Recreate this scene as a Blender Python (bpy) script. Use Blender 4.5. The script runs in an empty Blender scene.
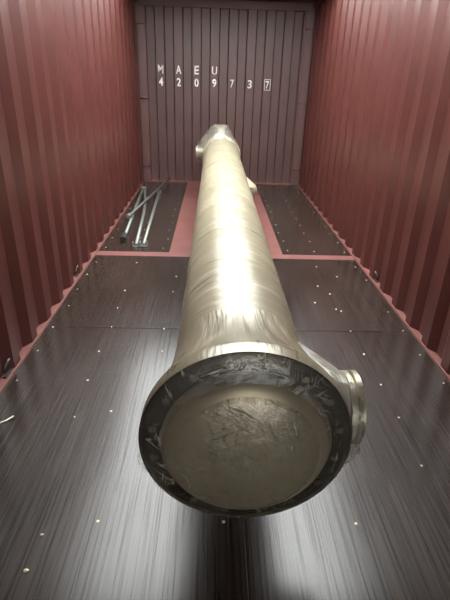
import bpy, bmesh, math, random
from mathutils import Vector, Matrix, noise
random.seed(7)
S = bpy.context.scene
COL = S.collection
PI = math.pi

# ------------------------------------------------------------------ camera
CAM = Vector((-0.131, 0.0, 1.435))
f_px, pitch, yaw, roll = 463.1, 0.4436, 0.0333, 0.0316
F = Vector((math.sin(yaw)*math.cos(pitch), math.cos(yaw)*math.cos(pitch), -math.sin(pitch)))
Rv = Vector((math.cos(yaw), -math.sin(yaw), 0)); U = Rv.cross(F)
R2 = math.cos(roll)*Rv + math.sin(roll)*U
U2 = -math.sin(roll)*Rv + math.cos(roll)*U
cd = bpy.data.cameras.new('camera'); cam = bpy.data.objects.new('camera', cd); COL.objects.link(cam)
M = Matrix.Identity(4)
for i, v in enumerate((R2, U2, -F)):
    for k in range(3): M[k][i] = v[k]
M.translation = CAM
cam.matrix_world = M
cd.sensor_width = 36; cd.lens = f_px/600*36; cd.clip_start = .02; cd.clip_end = 60
S.camera = cam

# ------------------------------------------------------------------ world, light, exposure
w = bpy.data.worlds.new('world'); S.world = w; w.use_nodes = True
w.node_tree.nodes['Background'].inputs[0].default_value = (.97, 1.0, .98, 1)      # overcast daylight through the open top
w.node_tree.nodes['Background'].inputs[1].default_value = 10.5
vs = S.view_settings
vs.view_transform = 'Standard'; vs.look = 'None'; vs.gamma = 1; vs.use_curve_mapping = False
vs.exposure = 0.0

# ------------------------------------------------------------------ materials
def srgb(r, g, b):
    c = lambda v: (v/255/12.92) if v/255 <= .04045 else ((v/255+.055)/1.055)**2.4
    return (c(r), c(g), c(b), 1)
def mat(name, col, rough=.5, metal=0, spec=.5):
    m = bpy.data.materials.new(name); m.use_nodes = True
    b = m.node_tree.nodes['Principled BSDF']
    b.inputs['Base Color'].default_value = col; b.inputs['Roughness'].default_value = rough
    b.inputs['Metallic'].default_value = metal; b.inputs['Specular IOR Level'].default_value = spec
    return m, m.node_tree, b
def N(nt, t, **kw):
    n = nt.nodes.new(t)
    for k, v in kw.items(): setattr(n, k, v)
    return n
def noise_tex(nt, scale3, sc=1, detail=4, coord='Object', rough=.55, dist=0):
    tc = N(nt, 'ShaderNodeTexCoord'); mp = N(nt, 'ShaderNodeMapping')
    mp.inputs['Scale'].default_value = scale3
    nt.links.new(tc.outputs[coord], mp.inputs[0])
    n = N(nt, 'ShaderNodeTexNoise'); n.inputs['Scale'].default_value = sc
    n.inputs['Detail'].default_value = detail; n.inputs['Roughness'].default_value = rough
    n.inputs['Distortion'].default_value = dist
    nt.links.new(mp.outputs[0], n.inputs['Vector'])
    return n
def ramp(nt, src, stops):
    r = N(nt, 'ShaderNodeValToRGB')
    el = r.color_ramp.elements
    while len(el) < len(stops): el.new(.5)
    for e, (p, c) in zip(el, stops): e.position = p; e.color = c if len(c) == 4 else (*c, 1)
    nt.links.new(src, r.inputs[0]); return r
def bump(nt, b, src, strength, dist=.01, prev=None):
    bp = N(nt, 'ShaderNodeBump'); bp.inputs['Strength'].default_value = strength
    bp.inputs['Distance'].default_value = dist
    nt.links.new(src, bp.inputs['Height'])
    if prev: nt.links.new(prev.outputs[0], bp.inputs['Normal'])
    nt.links.new(bp.outputs[0], b.inputs['Normal']); return bp
g = lambda v: (v, v, v, 1)

# red oxide paint
def paint(name, c1, c2, rough=.42):
    m, nt, b = mat(name, c1, rough)
    n = noise_tex(nt, (1, 1, .5), 5, 6)
    r = ramp(nt, n.outputs[0], [(.35, c1), (.7, c2)])
    nt.links.new(r.outputs[0], b.inputs['Base Color'])
    n2 = noise_tex(nt, (1, 1, 1), 90, 3)
    bump(nt, b, n2.outputs[0], .08, .002)
    return m
M_paint = paint('red_oxide_paint', srgb(74, 37, 33), srgb(84, 43, 38), .36)
M_front = paint('front_wall_paint', srgb(74, 50, 48), srgb(82, 55, 52), .5)
M_rail = paint('worn_rail_paint', srgb(112, 68, 64), srgb(124, 78, 73), .5)
M_post = paint('post_paint', srgb(84, 56, 54), srgb(94, 64, 60), .5)
M_roof = paint('roof_paint', srgb(90, 50, 46), srgb(100, 58, 52), .5)
M_white, _, _ = mat('white_lettering', srgb(228, 222, 214), .5)

# film faced plywood with embossed grain
def floor_mat():
    m, nt, b = mat('dark_embossed_plywood', srgb(58, 48, 44), .34, 0, 1.0)
    n = noise_tex(nt, (105, 1.6, 1), 1, 3, dist=.15)
    fine = noise_tex(nt, (210, 2.2, 1), 1, 2, dist=.1)
    mx = N(nt, 'ShaderNodeMath', operation='ADD'); h = N(nt, 'ShaderNodeMath', operation='MULTIPLY')
    h.inputs[1].default_value = .45
    nt.links.new(fine.outputs[0], h.inputs[0]); nt.links.new(n.outputs[0], mx.inputs[0]); nt.links.new(h.outputs[0], mx.inputs[1])
    r = ramp(nt, mx.outputs[0], [(.52, srgb(18, 13, 12)), (.66, srgb(46, 36, 32)), (.9, srgb(58, 47, 42))])
    big = noise_tex(nt, (3, 1, 1), 1.2, 4)
    r2 = ramp(nt, big.outputs[0], [(.3, g(.78)), (.7, g(1.1))])
    mul = N(nt, 'ShaderNodeMix', data_type='RGBA', blend_type='MULTIPLY'); mul.inputs[0].default_value = 1
    nt.links.new(r.outputs[0], mul.inputs[6]); nt.links.new(r2.outputs[0], mul.inputs[7])
    nt.links.new(mul.outputs[2], b.inputs['Base Color'])
    rr = ramp(nt, big.outputs[0], [(.3, g(.19)), (.7, g(.26))])
    nt.links.new(rr.outputs[0], b.inputs['Roughness'])
    sp = ramp(nt, mx.outputs[0], [(.55, g(.44)), (.72, g(.64))])
    nt.links.new(sp.outputs[0], b.inputs['Specular IOR Level'])
    bump(nt, b, mx.outputs[0], .04, .003)
    return m
M_floor = floor_mat()
M_sub, _, _ = mat('floor_gap_dark', srgb(96, 80, 52), .8)
M_screw, _, _ = mat('zinc_screw', srgb(205, 190, 160), .35, .4)

# wrapped shell: beige metal under spiral-wound film
def wrap_mat(name, bands=True):
    m, nt, b = mat(name, srgb(176, 164, 140), .36, .15, .8)
    tc = N(nt, 'ShaderNodeTexCoord'); mp = N(nt, 'ShaderNodeMapping')
    mp.inputs['Rotation'].default_value = (0, 0, math.radians(-24))
    mp.inputs['Scale'].default_value = (2.6, 15, 1)
    nt.links.new(tc.outputs['UV'], mp.inputs[0])
    n = N(nt, 'ShaderNodeTexNoise'); n.inputs['Scale'].default_value = 1.3; n.inputs['Detail'].default_value = 6
    n.inputs['Distortion'].default_value = .5
    nt.links.new(mp.outputs[0], n.inputs['Vector'])
    r = ramp(nt, n.outputs[0], [(.3, srgb(148, 140, 117)), (.52, srgb(158, 150, 126)), (.74, srgb(200, 193, 170))])
    nt.links.new(r.outputs[0], b.inputs['Base Color'])
    rr = ramp(nt, n.outputs[0], [(.3, g(.26)), (.7, g(.36))])
    nt.links.new(rr.outputs[0], b.inputs['Roughness'])
    bp = bump(nt, b, n.outputs[0], .14, .01)
    mp2 = N(nt, 'ShaderNodeMapping'); mp2.inputs['Rotation'].default_value = (0, 0, math.radians(8)); mp2.inputs['Scale'].default_value = (4, 75, 1)
    nt.links.new(tc.outputs['UV'], mp2.inputs[0])
    n2 = N(nt, 'ShaderNodeTexNoise'); n2.inputs['Scale'].default_value = 1.5; n2.inputs['Detail'].default_value = 3
    nt.links.new(mp2.outputs[0], n2.inputs['Vector'])
    bump(nt, b, n2.outputs[0], .55, .004, bp)
    return m
M_wrap = wrap_mat('film_wound_shell')
M_steel, _, _ = mat('machined_steel', srgb(186, 178, 156), .3, .55)
M_dark, _, _ = mat('flange_face_steel', srgb(70, 66, 58), .35, .85)
M_hole, _, _ = mat('bolt_steel', srgb(120, 114, 98), .35, .9)
def dome_mat():
    m, nt, b = mat('satin_cover_plate', srgb(150, 138, 116), .42, .45)
    n = noise_tex(nt, (1, 1, 1), 6, 5)
    r = ramp(nt, n.outputs[0], [(.3, srgb(150, 138, 116)), (.7, srgb(172, 160, 136))])
    nt.links.new(r.outputs[0], b.inputs['Base Color'])
    return m
M_dome = dome_mat()
M_galv, _, _ = mat('galvanised_tube', srgb(128, 132, 126), .42, .5)
M_dull, _, _ = mat('dull_tube', srgb(92, 92, 88), .5, .4)
M_rub, _, _ = mat('dark_cap', srgb(36, 34, 33), .6)
M_saddle = paint('saddle_steel', srgb(52, 50, 48), srgb(64, 60, 56), .6)

# clear stretch film: mostly see-through, whiter along its creases
def film_mat(name, base=.05, crease=.6, scale=7, gloss=.16, rough=.10, sheen=(.80, .76, .66)):
    m = bpy.data.materials.new(name); m.use_nodes = True
    nt = m.node_tree; b = nt.nodes['Principled BSDF']; out = nt.nodes['Material Output']
    b.inputs['Base Color'].default_value = (*sheen, 1); b.inputs['Roughness'].default_value = .3
    tr = N(nt, 'ShaderNodeBsdfTransparent'); tr.inputs[0].default_value = (.96, .95, .92, 1)
    gl = N(nt, 'ShaderNodeBsdfGlossy'); gl.inputs['Roughness'].default_value = rough
    m1 = N(nt, 'ShaderNodeMixShader'); m1.inputs[0].default_value = gloss
    nt.links.new(tr.outputs[0], m1.inputs[1]); nt.links.new(gl.outputs[0], m1.inputs[2])
    wn = noise_tex(nt, (1, 1, 1), scale*2.4, 5)
    mask = ramp(nt, noise_tex(nt, (1, 1, 1), scale*.9, 3).outputs[0], [(.45, g(0)), (.62, g(1))])
    tot = None
    for rot, st, lo, hi in (((0, .55, 0), (9, 1, 150), .58, .68), ((0, -.45, 0), (8, 1, 130), .60, .70), ((0, .10, 0), (190, 1, 8), .58, .68), ((0, 1.2, 0), (14, 1, 110), .60, .70)):
        tc = N(nt, 'ShaderNodeTexCoord'); mp = N(nt, 'ShaderNodeMapping', vector_type='TEXTURE')
        mp.inputs['Rotation'].default_value = rot; mp.inputs['Scale'].default_value = tuple(1/q for q in st)
        nt.links.new(tc.outputs['Object'], mp.inputs[0])
        n_ = N(nt, 'ShaderNodeTexNoise'); n_.inputs['Scale'].default_value = 1; n_.inputs['Detail'].default_value = 2; n_.inputs['Distortion'].default_value = .6
        nt.links.new(mp.outputs[0], n_.inputs['Vector'])
        l_ = ramp(nt, n_.outputs[0], [(lo, g(0)), (hi, g(1))])
        mk = ramp(nt, noise_tex(nt, (1, 1, 1), scale*.7+st[0]*.1, 2).outputs[0], [(.50, g(0)), (.62, g(1))])
        q = N(nt, 'ShaderNodeMath', operation='MULTIPLY'); nt.links.new(l_.outputs[0], q.inputs[0]); nt.links.new(mk.outputs[0], q.inputs[1])
        if tot is None: tot = q
        else:
            ad = N(nt, 'ShaderNodeMath', operation='MAXIMUM'); nt.links.new(tot.outputs[0], ad.inputs[0]); nt.links.new(q.outputs[0], ad.inputs[1]); tot = ad
    sc = N(nt, 'ShaderNodeMath', operation='MULTIPLY_ADD'); sc.inputs[1].default_value = crease; sc.inputs[2].default_value = base
    nt.links.new(tot.outputs[0], sc.inputs[0])
    mx = N(nt, 'ShaderNodeMixShader')
    nt.links.new(sc.outputs[0], mx.inputs[0]); nt.links.new(m1.outputs[0], mx.inputs[1]); nt.links.new(b.outputs[0], mx.inputs[2])
    nt.links.new(mx.outputs[0], out.inputs[0])
    hs = N(nt, 'ShaderNodeMath', operation='ADD'); nt.links.new(wn.outputs[0], hs.inputs[0]); nt.links.new(tot.outputs[0], hs.inputs[1])
    bp = bump(nt, b, hs.outputs[0], 1.0, .012)
    nt.links.new(bp.outputs[0], gl.inputs['Normal'])
    return m
M_film = film_mat('clear_stretch_film', .06, .6, 9, .10, .16, (.80, .75, .62))
M_film_rear = film_mat('loose_rear_film', .10, .5, 12, .14, .15)
M_film_tent = film_mat('stretched_film_tent', .5, .4, 10, .25, .15)

# ------------------------------------------------------------------ helpers
def obj(name, bm, m, parent=None, smooth=False, kind=None):
    me = bpy.data.meshes.new(name); bmesh.ops.recalc_face_normals(bm, faces=bm.faces[:]) if smooth != 'keep' else None
    bm.to_mesh(me); bm.free(); me.materials.append(m)
    if smooth:
        for p in me.polygons: p.use_smooth = True
    o = bpy.data.objects.new(name, me); COL.objects.link(o)
    if parent: o.parent = parent
    if kind: o['kind'] = kind
    return o
def auto(o, ang=35):
    for p in o.data.polygons: p.use_smooth = True
    bm = bmesh.new(); bm.from_mesh(o.data)
    for e in bm.edges:
        if len(e.link_faces) == 2 and e.calc_face_angle(0) > math.radians(ang): e.smooth = False
    bm.to_mesh(o.data); bm.free(); return o
def box(bm, x0, x1, y0, y1, z0, z1):
    v = [bm.verts.new((x, y, z)) for x in (x0, x1) for y in (y0, y1) for z in (z0, z1)]
    for q in ((0, 1, 3, 2), (4, 6, 7, 5), (0, 4, 5, 1), (2, 3, 7, 6), (0, 2, 6, 4), (1, 5, 7, 3)):
        bm.faces.new([v[i] for i in q])
def bevel(bm, w, seg=2):
    bmesh.ops.bevel(bm, geom=bm.edges[:], offset=w, segments=seg, affect='EDGES', profile=.7)
def frame_of(ax):
    ax = ax.normalized(); u = ax.cross(Vector((0, 0, 1)))
    if u.length < 1e-3: u = Vector((1, 0, 0))
    u.normalize(); return u, u.cross(ax)
def lathe(bm, o, ax, prof, seg=48, cap0=True, cap1=True):
    """prof: list of (radius, distance along ax)"""
    o = Vector(o); ax = Vector(ax).normalized(); u, v = frame_of(ax); rings = []
    for r, t in prof:
        if r < 1e-5: rings.append([bm.verts.new(o+ax*t)])
        else: rings.append([bm.verts.new(o+ax*t+(u*math.cos(2*PI*k/seg)+v*math.sin(2*PI*k/seg))*r) for k in range(seg)])
    for a, b in zip(rings, rings[1:]):
        for k in range(seg):
            k2 = (k+1) % seg
            if len(a) == 1 and len(b) == 1: continue
            if len(a) == 1: bm.faces.new((a[0], b[k2], b[k]))
            elif len(b) == 1: bm.faces.new((a[k], a[k2], b[0]))
            else: bm.faces.new((a[k], a[k2], b[k2], b[k]))
    if cap0 and len(rings[0]) > 1: bm.faces.new(rings[0][::-1])
    if cap1 and len(rings[-1]) > 1: bm.faces.new(rings[-1])
    return rings
def tube(bm, pts, r, seg=12):
    pts = [Vector(p) for p in pts]; rings = []
    for i, p in enumerate(pts):
        t = (pts[min(i+1, len(pts)-1)]-pts[max(i-1, 0)]).normalized(); u, v = frame_of(t)
        rings.append([bm.verts.new(p+(u*math.cos(2*PI*k/seg)+v*math.sin(2*PI*k/seg))*r) for k in range(seg)])
    for a, b in zip(rings, rings[1:]):
        for k in range(seg): bm.faces.new((a[k], a[(k+1) % seg], b[(k+1) % seg], b[k]))
    bm.faces.new(rings[0][::-1]); bm.faces.new(rings[-1])
def empty(name, loc):
    o = bpy.data.objects.new(name, None); COL.objects.link(o); o.location = loc; o.empty_display_size = .05; return o
def tag(o, label, cat, group=None):
    o['label'] = label; o['category'] = cat
    if group: o['group'] = group
    return o
def struct(o, label, cat):
    o['kind'] = 'structure'; o['label'] = label; o['category'] = cat; return o

# ------------------------------------------------------------------ container shell
Y0, Y1, ZC, XW = -4.80, 7.21, 2.39, 1.182
def corr_profile(y0, y1, first, pitch, a, s, b, dep):
    """points (along, depth): inner flat a (depth 0), slope s, outer flat b (depth dep), slope s; 'first' = far end of an inner flat"""
    pts = []; y = first-pitch*math.ceil((first-y0)/pitch)-pitch
    while y < y1+pitch:
        pts += [(y-a, 0), (y, 0), (y+s, dep), (y+s+b, dep)]; y += pitch
    out = []
    for (p, d), (q, e) in zip(pts, pts[1:]):
        if q <= y0 or p >= y1: continue
        if p < y0: d = d+(e-d)*(y0-p)/(q-p); p = y0
        if not out: out.append((p, d))
        if q > y1: e = d+(e-d)*(y1-p)/(q-p); q = y1
        out.append((q, e))
    return out
def corr_sheet(name, prof, place, zs, m, th=.002, smooth=False):
    bm = bmesh.new(); rows = []
    for z in zs: rows.append([bm.verts.new(place(a, d, z)) for a, d in prof])
    for r, q in zip(rows, rows[1:]):
        for i in range(len(r)-1): bm.faces.new((r[i], r[i+1], q[i+1], q[i]))
    ed = [e for e in bm.edges if abs(e.verts[0].co.z-e.verts[1].co.z) > .1 or name == 'ceiling']
    return obj(name, bm, m)
side = corr_profile(Y0, Y1+.03, 2.20, .27, .078, .062, .068, .036)
wl = struct(corr_sheet('wall_left', side, lambda a, d, z: (-XW-d, a, z), (.0, ZC), M_paint), 'left red corrugated steel side wall of the container, behind the poles', 'wall')
wr = struct(corr_sheet('wall_right', side, lambda a, d, z: (XW+d, a, z), (.0, ZC), M_paint), 'right red corrugated steel side wall of the container, beside the side nozzle', 'wall')
FX0 = -0.888
front = corr_profile(-1.19, 1.19, FX0+.055, .25, .112, .016, .106, .042)
wf = struct(corr_sheet('wall_front', front, lambda a, d, z: (a, Y1+d, z), (-.02, ZC), M_front), 'corrugated steel end wall with white container number', 'wall')
# door end: one leaf shut, the other swung open so daylight comes in behind the photographer
for i, (x0, x1, lab) in enumerate(((-XW-.04, -.02, 'shut red steel door leaf at the loading end'),)):
    bm = bmesh.new(); box(bm, x0, x1, Y0-.04, Y0, 0, ZC)
    for z in (.5, 1.2, 1.9): box(bm, x0+.1, x1-.1, Y0, Y0+.025, z-.12, z+.12)
    struct(obj('door_%d' % (i+1), bm, M_paint), lab, 'door')
# roof sheet with the long opening that lets the daylight in
OX0, OX1, OY0, OY1 = -1.17, 1.17, 2.3, 6.0
bm = bmesh.new()
for b in ((-XW-.06, OX0, Y0, Y1+.05, ZC, ZC+.02), (OX1, XW+.06, Y0, Y1+.05, ZC, ZC+.02), (OX0, OX1, Y0, OY0, ZC, ZC+.02), (OX0, OX1, OY1, Y1+.05, ZC, ZC+.02)): box(bm, *b)
struct(obj('ceiling', bm, M_roof), 'dark red container roof with a long open slot', 'ceiling')

# rails, posts, headers
n = [0]
def trim(boxes, m, label, bev=.004):
    n[0] += 1; bm = bmesh.new()
    for b in boxes: box(bm, *b)
    if bev: bevel(bm, bev, 2)
    return struct(obj('trim_%d' % n[0], bm, m), label, 'rail')
FLX = 1.165
for s, nm in ((-1, 'left'), (1, 'right')):
    a, b = sorted((s*FLX, s*(FLX+.010))); c, d = sorted((s*(FLX+.011), s*(XW+.05)))
    t = trim([(c, d, Y0, Y1+.03, -.12, .0)], M_rail, 'red painted bottom side rail under the %s corrugated wall' % nm)
    bm = bmesh.new(); box(bm, a, b, Y0, Y1, -.06, .010); bevel(bm, .003)
    obj('floor_lip', bm, M_rail, t)
    c, d = sorted((s*(XW-.02), s*(XW+.05)))
    trim([(c, d, Y0, Y1+.03, ZC-.06, ZC-.003)], M_paint, 'red top side rail along the %s wall at the roof' % nm)
trim([(-XW, XW, Y1-.02, Y1+.05, 2.29, ZC-.004)], M_post, 'end wall header beam under the roof')
trim([(-1.07, 1.07, Y1-.012, Y1-.002, .0, .022)], M_rail, 'thin red sill strip at the foot of the end wall', .003)
for s, nm in ((-1, 'left'), (1, 'right')):
    a, b = sorted((s*1.075, s*(XW-.002))); c, d = sorted((s*(XW-.001), s*(XW+.055)))
    t = trim([(a, b, Y1-.035, Y1-.001, .0, 2.288), (c, d, Y1+.005, Y1+.06, -.12, ZC)], M_post, '%s steel corner post of the end wall' % nm)
    for z in (.245, 1.17, 2.08):
        bm = bmesh.new(); x = s*1.128
        tube(bm, [(x-.05, Y1-.035, z), (x-.042, Y1-.06, z), (x+.042, Y1-.06, z), (x+.05, Y1-.035, z)], .008, 8)
        obj('lashing_bar', bm, M_post, t, True)

# container number on the end wall
def glyph(ch, x, z, hgt, wid, name):
    cu = bpy.data.curves.new('glyph', 'FONT'); cu.body = ch; cu.extrude = .0; cu.offset = .02; cu.resolution_u = 4
    to = bpy.data.objects.new('glyph_tmp', cu); COL.objects.link(to)
    dg = bpy.context.evaluated_depsgraph_get(); dg.update()
    me = bpy.data.meshes.new_from_object(to.evaluated_get(dg))
    bpy.data.objects.remove(to); bpy.data.curves.remove(cu)
    xs = [v.co.x for v in me.vertices]; ys = [v.co.y for v in me.vertices]
    cx, cy = (min(xs)+max(xs))/2, (min(ys)+max(ys))/2
    for v in me.vertices:
        px = (v.co.x-cx)/(max(xs)-min(xs))*wid; pz = (v.co.y-cy)/(max(ys)-min(ys))*hgt
        v.co = (px, 0, pz)
    bm = bmesh.new(); bm.from_mesh(me); bpy.data.meshes.remove(me)
    ex = bmesh.ops.extrude_face_region(bm, geom=bm.faces[:])
    for v in [e for e in ex['geom'] if isinstance(e, bmesh.types.BMVert)]: v.co.y -= .0015
    o = obj(name, bm, M_white, wf); o.location = (x, Y1-.0005, z); return o
for k, ch in enumerate('MAEU'): glyph(ch, FX0+.25*k, 1.545, .108, .074 if ch != 'E' else .062, 'letter')
for k, ch in enumerate('4209737'): glyph(ch, FX0+.25*k, 1.387, .108 if k < 6 else .10, .060 if k < 6 else .05, 'digit')
bm = bmesh.new(); xc, zc = FX0+1.5, 1.387
for a in ((-.043, .043, .065, .071), (-.043, .043, -.071, -.065), (-.043, -.037, -.065, .065), (.037, .043, -.065, .065)):
    box(bm, xc+a[0], xc+a[1], Y1-.002, Y1-.0005, zc+a[2], zc+a[3])
obj('check_digit_box', bm, M_white, wf)

# ------------------------------------------------------------------ floor
bm = bmesh.new(); box(bm, -FLX, FLX, Y0, Y1, -.10, -.003)
fl = struct(obj('floor', bm, M_sub), 'dark embossed plywood container floor of screwed panels', 'floor')
def panel(x0, x1, y0, y1):
    bm = bmesh.new(); box(bm, -(x1-x0)/2, (x1-x0)/2, -(y1-y0)/2, (y1-y0)/2, -.0025, 0)
    bmesh.ops.bevel(bm, geom=[e for e in bm.edges if all(v.co.z > -.001 for v in e.verts)], offset=.001, segments=1, affect='EDGES')
    o = obj('floor_panel', bm, M_floor, fl); o.location = ((x0+x1)/2, (y0+y1)/2, 0); return o
G = .0022
rows = [Y0, -2.24, .17, 2.58, 3.90]
for a, b in zip(rows, rows[1:]):
    for c, d in ((-FLX, 0), (0, FLX)):
        panel(c+G, d-G, a+G, b-G)
for a, b in ((4.01, 5.60), (5.60, Y1-.013)):
    for c, d in ((-FLX, -.52), (.52, FLX)): panel(c+G, d-G, a+G, b-G)
bm = bmesh.new(); box(bm, -FLX+.001, FLX-.001, 3.902, 4.008, -.03, .002); bevel(bm, .002, 1)
obj('steel_cross_strip', bm, M_rail, fl)
bm = bmesh.new(); box(bm, -.518, .518, 4.010, Y1-.013, -.03, -.001); obj('tunnel_plate', bm, M_rail, fl)
# screws
def disc(bm, x, y, r, h=.0012, seg=7):
    ph = random.random()
    lo = [bm.verts.new((x+r*math.cos(2*PI*(k+ph)/seg), y+r*math.sin(2*PI*(k+ph)/seg), 0)) for k in range(seg)]
    hi = [bm.verts.new((x+r*.8*math.cos(2*PI*(k+ph)/seg), y+r*.8*math.sin(2*PI*(k+ph)/seg), h)) for k in range(seg)]
    for k in range(seg): bm.faces.new((lo[k], lo[(k+1) % seg], hi[(k+1) % seg], hi[k]))
    bm.faces.new(hi)
bm = bmesh.new()
y = 1.163-.285*20
while y < 3.88:
    for x in (.06, .416, .767, 1.117):
        for s in (-1, 1):
            disc(bm, s*x+random.uniform(-.012, .012), y+random.uniform(-.012, .012), random.uniform(.004, .0068)) if random.random() < .8 else None
    y += .285
y = 4.12
while y < 7.1:
    for x in (.575, .84, 1.117):
        for s in (-1, 1): disc(bm, s*x+random.uniform(-.01, .01), y+random.uniform(-.01, .01), random.uniform(.006, .008))
    y += .285
for x, y in ((-.652, .85), (-.597, 1.769), (-.521, 1.162), (.478, 1.824), (.9, 3.5), (.7, 3.3), (.62, 3.0), (.75, 2.9)):
    disc(bm, x, y, .0065)
obj('floor_screws', bm, M_screw, fl, kind='stuff')

# ------------------------------------------------------------------ wrapped vessel
AX, AZ, RS, RF, YF = -.025, .50, .232, .301, 1.019
YE = 6.60
VS, ZO = .936, .0984          # overall size; height of the saddles' extra lift
ves = empty('wrapped_vessel', (-.0318, .954, 0)); ves.scale = (VS, VS, VS)
tag(ves, 'long beige film-wrapped steel vessel with round flanged end lying along the container', 'vessel')
def P(x, y, z): return Vector((x-AX, y-YF, z+ZO))       # world -> vessel local
def part(name, bm, m, parent=ves, smooth=None, kind=None):
    o = obj(name, bm, m, parent, bool(smooth), kind)
    return o
# shell with UV
bm = bmesh.new(); seg = 128; ny = 140; uvl = bm.loops.layers.uv.new('UVMap'); rings = []
for j in range(ny+1):
    y = YF+.03+(YE-YF-.03)*j/ny
    ring = []
    for k in range(seg):
        t = 2*PI*k/seg+PI
        nz = noise.noise(Vector((t*2.0+y*1.5, y*6-t*.8, 3.1)))
        band = .0012*math.sin(2*PI*(y/.42+t/(2*PI)))
        r = RS+.0022*nz+band
        if y > YE-.12: r -= .055*((y-YE+.12)/.12)**2
        ring.append(bm.verts.new(P(AX+r*math.sin(t), y, AZ+r*math.cos(t))))
    rings.append(ring)
for j in range(ny):
    for k in range(seg):
        fc = bm.faces.new((rings[j][k], rings[j][(k+1) % seg], rings[j+1][(k+1) % seg], rings[j+1][k]))
        for lp, (a, b) in zip(fc.loops, ((k, j), (k+1, j), (k+1, j+1), (k, j+1))):
            lp[uvl].uv = (a/seg*2*PI*RS, b/ny*(YE-YF))
bm.faces.new(rings[-1]); 
part('shell', bm, M_wrap, smooth=True)['label'] = 'beige shell wound in glossy film'
# front flange: ring with raised rim
bm = bmesh.new()
lathe(bm, P(AX, YF, AZ), (0, 1, 0), [(.20, .0), (.290, .0), (.300, .006), (RF, .012), (RF, .048), (.295, .054), (.235, .054), (.2, .054)], 96, False, False)
fo = auto(part('front_flange', bm, M_dark))
NB = 16
bm0 = None
for k in range(NB):
    t = 2*PI*(k+.5)/NB
    if bm0 is None:
        bm = bmesh.new(); lathe(bm, (0, 0, 0), (0, -1, 0), [(.012, -.002), (.012, .006), (.010, .008), (.0, .008)], 6)
        o = obj('bolt_head', bm, M_hole, fo); bm0 = o
    else:
        o = bm0.copy(); COL.objects.link(o); o.parent = fo
    o.location = P(AX+.268*math.sin(t), YF, AZ+.268*math.cos(t)); o.rotation_euler = (0, t, 0)
# domed end cover
bm = bmesh.new()
prof = [(.243, -.001), (.243, .014), (.238, .020)]
for i in range(1, 15):
    a = i/14; prof.append((.236*math.cos(a*PI/2) if i < 14 else 0, .020+.060*math.sin(a*PI/2)))
lathe(bm, P(AX, YF, AZ), (0, -1, 0), prof, 72, True, False)
auto(part('end_cover', bm, M_dome), 40)
# film skirt from the flange back to the shell
bm = bmesh.new(); uvl = bm.loops.layers.uv.new('UVMap'); rings = []; ny = 26; seg = 180
for j in range(ny+1):
    a = j/ny; y = YF-.001+a*.40; ring = []
    sh = (1-a)**2.6
    for k in range(seg):
        t = 2*PI*k/seg
        pl = noise.noise(Vector((math.sin(t)*9, math.cos(t)*9, a*1.2)))
        lf = 1+.25*noise.noise(Vector((math.sin(t)*2, math.cos(t)*2, 5)))
        aa = max(0, (a-.13)/.87); base = RS+.004+(RF+.004-RS-.004)*((1-aa)**(2.0*lf))
        r = base+.006*pl*math.sin(PI*min(1, aa*1.1))
        r = max(r, RS+.0035)
        ring.append(bm.verts.new(P(AX+r*math.sin(t), y, AZ+r*math.cos(t))))
    rings.append(ring)
for j in range(ny):
    for k in range(seg):
        fc = bm.faces.new((rings[j][k], rings[j][(k+1) % seg], rings[j+1][(k+1) % seg], rings[j+1][k]))
        for lp, (p, q) in zip(fc.loops, ((k, j), (k+1, j), (k+1, j+1), (k, j+1))):
            lp[uvl].uv = (q/ny*.46*1.0, p/seg*2*PI*RS)
part('film_skirt', bm, M_wrap, smooth=True)['label'] = 'stretch film pulled from the flange back to the shell'
# film membrane over the end cover, with creases
bm = bmesh.new(); rings = []; nr = 40; seg = 160
c0 = None
for i in range(nr+1):
    r = (RF+.003)*i/nr; ring = []
    if r < .236: dm = .020+.060*math.sqrt(max(0, 1-(r/.236)**2))
    else: dm = .0
    # taut from rim to where it meets the dome
    taut = .068*(1-r/(RF+.003))**.75*1.25+.001
    hgt = max(dm+.003 if r < .2 else 0, min(taut, .085))
    for k in range(seg if i else 1):
        t = 2*PI*k/seg
        x, z = r*math.sin(t), r*math.cos(t)
        wv = noise.noise(Vector((x*14+z*9, (z-x)*30, 1.7)))*.5+noise.noise(Vector((x*40, z*18, 9)))*.3
        hh = hgt+.0045*(wv+.3)*(1-(r/(RF+.003))**6)
        ring.append(bm.verts.new(P(AX+x, YF-.0015-max(hh, hgt), AZ+z)))
    rings.append(ring)
for a, b in zip(rings, rings[1:]):
    for k in range(seg):
        k2 = (k+1) % seg
        if len(a) == 1: bm.faces.new((a[0], b[k2], b[k]))
        else: bm.faces.new((a[k], a[k2], b[k2], b[k]))
part('film_cover', bm, M_film, smooth=True)['label'] = 'clear creased stretch film over the domed end'
# nozzles
def nozzle(o, ax, neck, prof_fl, name='side_nozzle', bolts=0, br=0, m=M_steel):
    o = Vector(o); ax = Vector(ax).normalized()
    bm = bmesh.new(); lathe(bm, o, ax, neck, 40)
    t = auto(part(name, bm, M_wrap))
    bm = bmesh.new(); lathe(bm, o, ax, prof_fl, 48)
    f = auto(obj('nozzle_flange', bm, m, t))
    return t
NZ = (AX+.095, 1.205, .485)
nozzle(P(*NZ), (1, 0, 0), [(.108, .0), (.108, .20), (.112, .228)], [(.095, .225), (.118, .230), (.118, .243), (.106, .246), (.106, .252), (.118, .255), (.118, .272), (.09, .275)])
nozzle(P(AX, 6.72, .52), (-1, 0, 0), [(.055, .0), (.055, .33)], [(.055, .32), (.085, .322), (.085, .35), (.05, .352)])
nozzle(P(AX-.02, 6.74, AZ), (0, 0, 1), [(.07, 0), (.07, .35)], [(.07, .34), (.10, .345), (.10, .375), (.06, .38)])
nozzle(P(AX+.12, 4.32, .50), (1, 0, .10), [(.024, 0), (.024, .17)], [(.024, .155), (.034, .157), (.034, .178), (.02, .18)])
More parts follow.
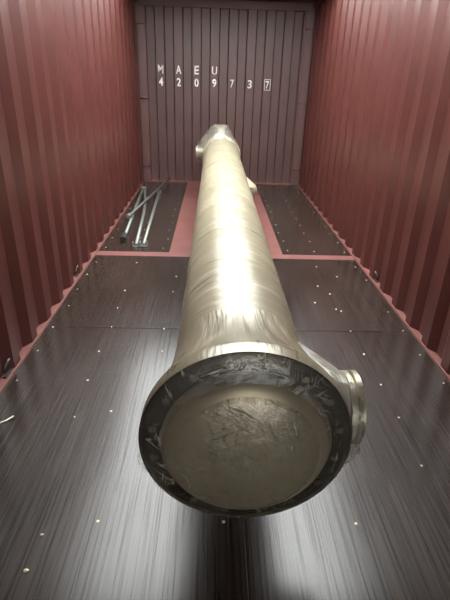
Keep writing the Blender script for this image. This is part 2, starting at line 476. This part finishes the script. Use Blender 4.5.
# rear flange and cap
bm = bmesh.new(); lathe(bm, P(AX, YE-.01, AZ), (0, 1, 0), [(.18, -.02), (.262, .0), (.262, .05), (.19, .06), (.19, .28), (.15, .34), (.08, .375), (0, .385)], 56)
auto(part('rear_channel', bm, M_wrap))
# tents of film (convex drapes)
def drape(name, pts, m=M_film_tent, cuts=2, amp=.004):
    bm = bmesh.new()
    for p in pts: bm.verts.new(p)
    r = bmesh.ops.convex_hull(bm, input=bm.verts[:])
    bmesh.ops.delete(bm, geom=[v for v in bm.verts if not v.link_faces], context='VERTS')
    bmesh.ops.triangulate(bm, faces=bm.faces[:])
    for _ in range(cuts):
        long = [e for e in bm.edges if e.calc_length() > .03]
        bmesh.ops.subdivide_edges(bm, edges=long, cuts=1, use_grid_fill=False)
        bmesh.ops.triangulate(bm, faces=[f_ for f_ in bm.faces if len(f_.verts) > 3])
    bm.normal_update()
    for v in bm.verts:
        v.co += v.normal*(amp*noise.noise(v.co*24)+amp*.6*noise.noise(v.co*60))
    return part(name, bm, m, smooth=True)
def circ(c, ax, r, n_=28, a0=0, a1=2*PI):
    ax = Vector(ax); u, v = frame_of(ax)
    return [Vector(c)+(u*math.cos(a0+(a1-a0)*k/n_)+v*math.sin(a0+(a1-a0)*k/n_))*r for k in range(n_+1)]
def arc(y, r, a0, a1, n_=14):
    return [P(AX+r*math.sin(a0+(a1-a0)*k/n_), y, AZ+r*math.cos(a0+(a1-a0)*k/n_)) for k in range(n_+1)]
d2r = math.radians
drape('film_over_nozzle', circ(P(NZ[0]+.20, NZ[1], NZ[2]), (1, 0, 0), .112)+circ(P(NZ[0]+.228, NZ[1], NZ[2]), (1, 0, 0), .113)
      + arc(YF+.03, RF+.003, d2r(46), d2r(128))+arc(YF+.33, RS+.006, d2r(52), d2r(110)), M_film_tent)
drape('film_over_rear_end', arc(6.50, RS+.003, 0, 2*PI, 40)+circ(P(AX-.355, 6.72, .52), (-1, 0, 0), .088)
      + circ(P(AX-.02, 6.74, AZ+.382), (0, 0, 1), .103)+arc(6.66, .265, 0, 2*PI, 40)+arc(6.9, .18, 0, 2*PI, 20), M_film_rear, 2, .006)
drape('film_over_small_nozzle', circ(P(AX+.298, 4.32, .518), (1, 0, .1), .036, 14)+arc(4.24, RS-.002, d2r(74), d2r(100), 6)+arc(4.62, RS-.002, d2r(66), d2r(98), 6), M_wrap, 2, .002)
# loose film: crumpled tails at the rim and under the front nozzle
drape('film_tail', circ(P(NZ[0]+.235, NZ[1], NZ[2]), (1, 0, 0), .122, 20)+circ(P(NZ[0]+.262, NZ[1]-.02, NZ[2]-.015), (1, 0, 0), .118, 20)+arc(YF+.01, RF+.004, d2r(98), d2r(128)), M_film_rear, 3, .008)
for a0, a1, w_, sd in ((-98, -116, .020, 1.0), (-118, -131, .012, 4.0), (118, 134, .012, 7.0), (172, 186, .008, 9.0)):
    bm = bmesh.new(); rr = []
    for i in range(19):
        t = d2r(a0+(a1-a0)*i/18); row_ = []
        for j in range(6):
            q = j/5; ww = w_*math.sin(PI*i/18)**.6*(1+.5*noise.noise(Vector((i*.9, sd, 0))))
            r = RF+.004+q*ww; yy = YF+.012+.012*noise.noise(Vector((i*.7, q*3, sd)))*q*2
            row_.append(bm.verts.new(P(AX+r*math.sin(t), yy, AZ+r*math.cos(t))))
        rr.append(row_)
    for p_, q_ in zip(rr, rr[1:]):
        for j in range(5): bm.faces.new((p_[j], p_[j+1], q_[j+1], q_[j]))
    part('film_tail', bm, M_film_rear, smooth=True)
# saddles under the vessel
for y in (2.0, 5.3):
    bm = bmesh.new(); z0 = 0 if y < 4 else -.003
    box(bm, -.16, .16, y-YF-.07, y-YF+.07, z0, z0+.012)
    pr = [(-.15, z0+.012), (.15, z0+.012)]
    top = [(.20*math.sin(a), ZO+AZ-RS-.004+RS*(1-math.cos(a))*1.0) for a in [d2r(40-8*i) for i in range(11)]]
    ring = [(x, z) for x, z in pr+top]
    for yy in (-.035, .035): pass
    fr = [bm.verts.new((x, y-YF-.04, z)) for x, z in ring]; bk = [bm.verts.new((x, y-YF+.04, z)) for x, z in ring]
    bm.faces.new(fr[::-1]); bm.faces.new(bk)
    for i in range(len(ring)): bm.faces.new((fr[i], fr[(i+1) % len(ring)], bk[(i+1) % len(ring)], bk[i]))
    part('saddle', bm, M_saddle)

# ------------------------------------------------------------------ galvanised poles on the floor
def foot(parent, p, ang, m):
    bm = bmesh.new(); box(bm, -.034, .034, -.03, .028, -.018, -.012); box(bm, -.034, -.026, -.03, .028, -.012, .026); box(bm, .026, .034, -.03, .028, -.012, .026)
    bmesh.ops.rotate(bm, verts=bm.verts[:], cent=(0, 0, 0), matrix=Matrix.Rotation(ang, 3, 'Z'))
    bmesh.ops.translate(bm, verts=bm.verts[:], vec=p); return obj('foot_bracket', bm, m, parent)
def capx(parent, p, d, r=.025, l=.05, m=None, name='end_cap'):
    bm = bmesh.new(); d = Vector(d).normalized(); lathe(bm, Vector(p)-d*l/2, d, [(r*.9, 0), (r, .004), (r, l-.004), (r*.9, l)], 14)
    return auto(obj(name, bm, m or M_galv, parent))
def rel(o, pts): return [Vector(q)-Vector(o) for q in pts]
RT = .0175
# hinged pair
o = Vector((-.99, 4.30, 0)); e = tag(empty('folding_strut', o), 'pair of galvanised tubes hinged at the top, lying by the wall with a dark foot', 'pole', 'galvanised poles on the floor')
a = rel(o, [(-.985, 4.33, .021), (-1.112, 6.50, .021)]); bm = bmesh.new(); tube(bm, a, RT); obj('tube', bm, M_galv, e, True)
b = rel(o, [(-1.085, 6.52, .021), (-1.035, 6.2, .021), (-.965, 5.70, .021), (-.925, 5.3, .021), (-.84, 4.15, .021)]); bm = bmesh.new(); tube(bm, b, RT); obj('tube', bm, M_galv, e, True)
capx(e, Vector((-1.10, 6.53, .03))-o, (0, 0, 1), .042, .056, None, 'hinge_knob')
capx(e, a[0], a[1]-a[0], .030, .14, M_rub, 'foot_cap').location.z = .010
foot(e, b[-1], .07, M_galv)
o = Vector((-.75, 4.16, 0)); e = tag(empty('straight_strut', o), 'straight galvanised tube with bracket foot lying beside the hinged pair', 'pole', 'galvanised poles on the floor')
a = rel(o, [(-.772, 4.17, .021), (-.868, 6.36, .021)]); bm = bmesh.new(); tube(bm, a, RT); obj('tube', bm, M_galv, e, True)
capx(e, a[1], a[1]-a[0], .030, .08, None, 'socket_head').location.z = .011; foot(e, a[0], .05, M_galv)
o = Vector((-1.04, 4.98, 0)); e = tag(empty('diagonal_strut', o), 'dull galvanised tube lying diagonally across the other poles', 'pole', 'galvanised poles on the floor')
a = rel(o, [(-1.04, 4.97, .066), (-.772, 6.98, .094)]); bm = bmesh.new(); tube(bm, a, RT-.002); obj('tube', bm, M_dull, e, True)
capx(e, a[0], a[1]-a[0], .026, .06)

# ------------------------------------------------------------------ small things
def lashing(x, y, s, label):
    o = empty('lashing_ring', (x, y, 0)); tag(o, label, 'ring')
    bm = bmesh.new(); tube(bm, [(s*.0, .045*math.cos(t)*1.0, .03+.028*math.sin(t)) for t in [PI*i/10 for i in range(11)]], .006, 8); obj('ring', bm, M_rub, o, True)
    bm = bmesh.new(); box(bm, -.010, .010, -.06, .06, 0, .008); bevel(bm, .002, 1); obj('anchor_plate', bm, M_rub, o)
    bm = bmesh.new(); tube(bm, [(0, -.012, .058), (s*.004, .006, .072), (s*.006, .02, .070)], .004, 6); obj('tie_end', bm, M_galv, o, True)
lashing(-1.197, 3.45, 1, 'dark lashing ring on the left rail close to the hinged pole')
lashing(-1.197, 2.08, 1, 'dark lashing ring on the left rail beside the white plastic scrap')
lashing(1.197, 3.45, -1, 'dark lashing ring on the rail under the right wall')
# scrap of white strapping
def strap(pts, wd, name, label, cat):
    bm = bmesh.new(); rr = []
    pts = [Vector(p) for p in pts]
    for i, p in enumerate(pts):
        t = (pts[min(i+1, len(pts)-1)]-pts[max(0, i-1)]).normalized(); s_ = Vector((-t.y, t.x, 0)).normalized()
        rr.append([bm.verts.new(p+s_*wd+Vector((0, 0, h))) for h in (0, .0015)]+[bm.verts.new(p-s_*wd+Vector((0, 0, h))) for h in (.0015, 0)])
    for a_, b_ in zip(rr, rr[1:]):
        for k in range(4): bm.faces.new((a_[k], a_[(k+1) % 4], b_[(k+1) % 4], b_[k]))
    bm.faces.new(rr[0]); bm.faces.new(rr[-1][::-1])
    return tag(obj(name, bm, M_white), label, cat)
strap([(-1.03, 1.715, .010), (-1.055, 1.690, .004), (-1.085, 1.672, .001), (-1.078, 1.645, .001), (-1.068, 1.618, .006)], .004, 'plastic_scrap', 'curled scrap of white plastic strip on the floor by the left wall', 'scrap')
# wood chips
def chip(x, y, s, lab):
    bm = bmesh.new(); bmesh.ops.create_icosphere(bm, subdivisions=1, radius=s)
    for v in bm.verts: v.co = Vector((v.co.x*random.uniform(.7, 1.3), v.co.y*random.uniform(.5, .9), max(0, (v.co.z+s)*.25)))
    o = obj('wood_chip', bm, M_screw); o.location = (x, y, .0005); tag(o, lab, 'chip')
chip(-.70, 1.106, .007, 'smaller pale wood chip on the dark floor beside a screw')
chip(-.707, .976, .010, 'larger pale wood chip on the dark floor before the domed end')
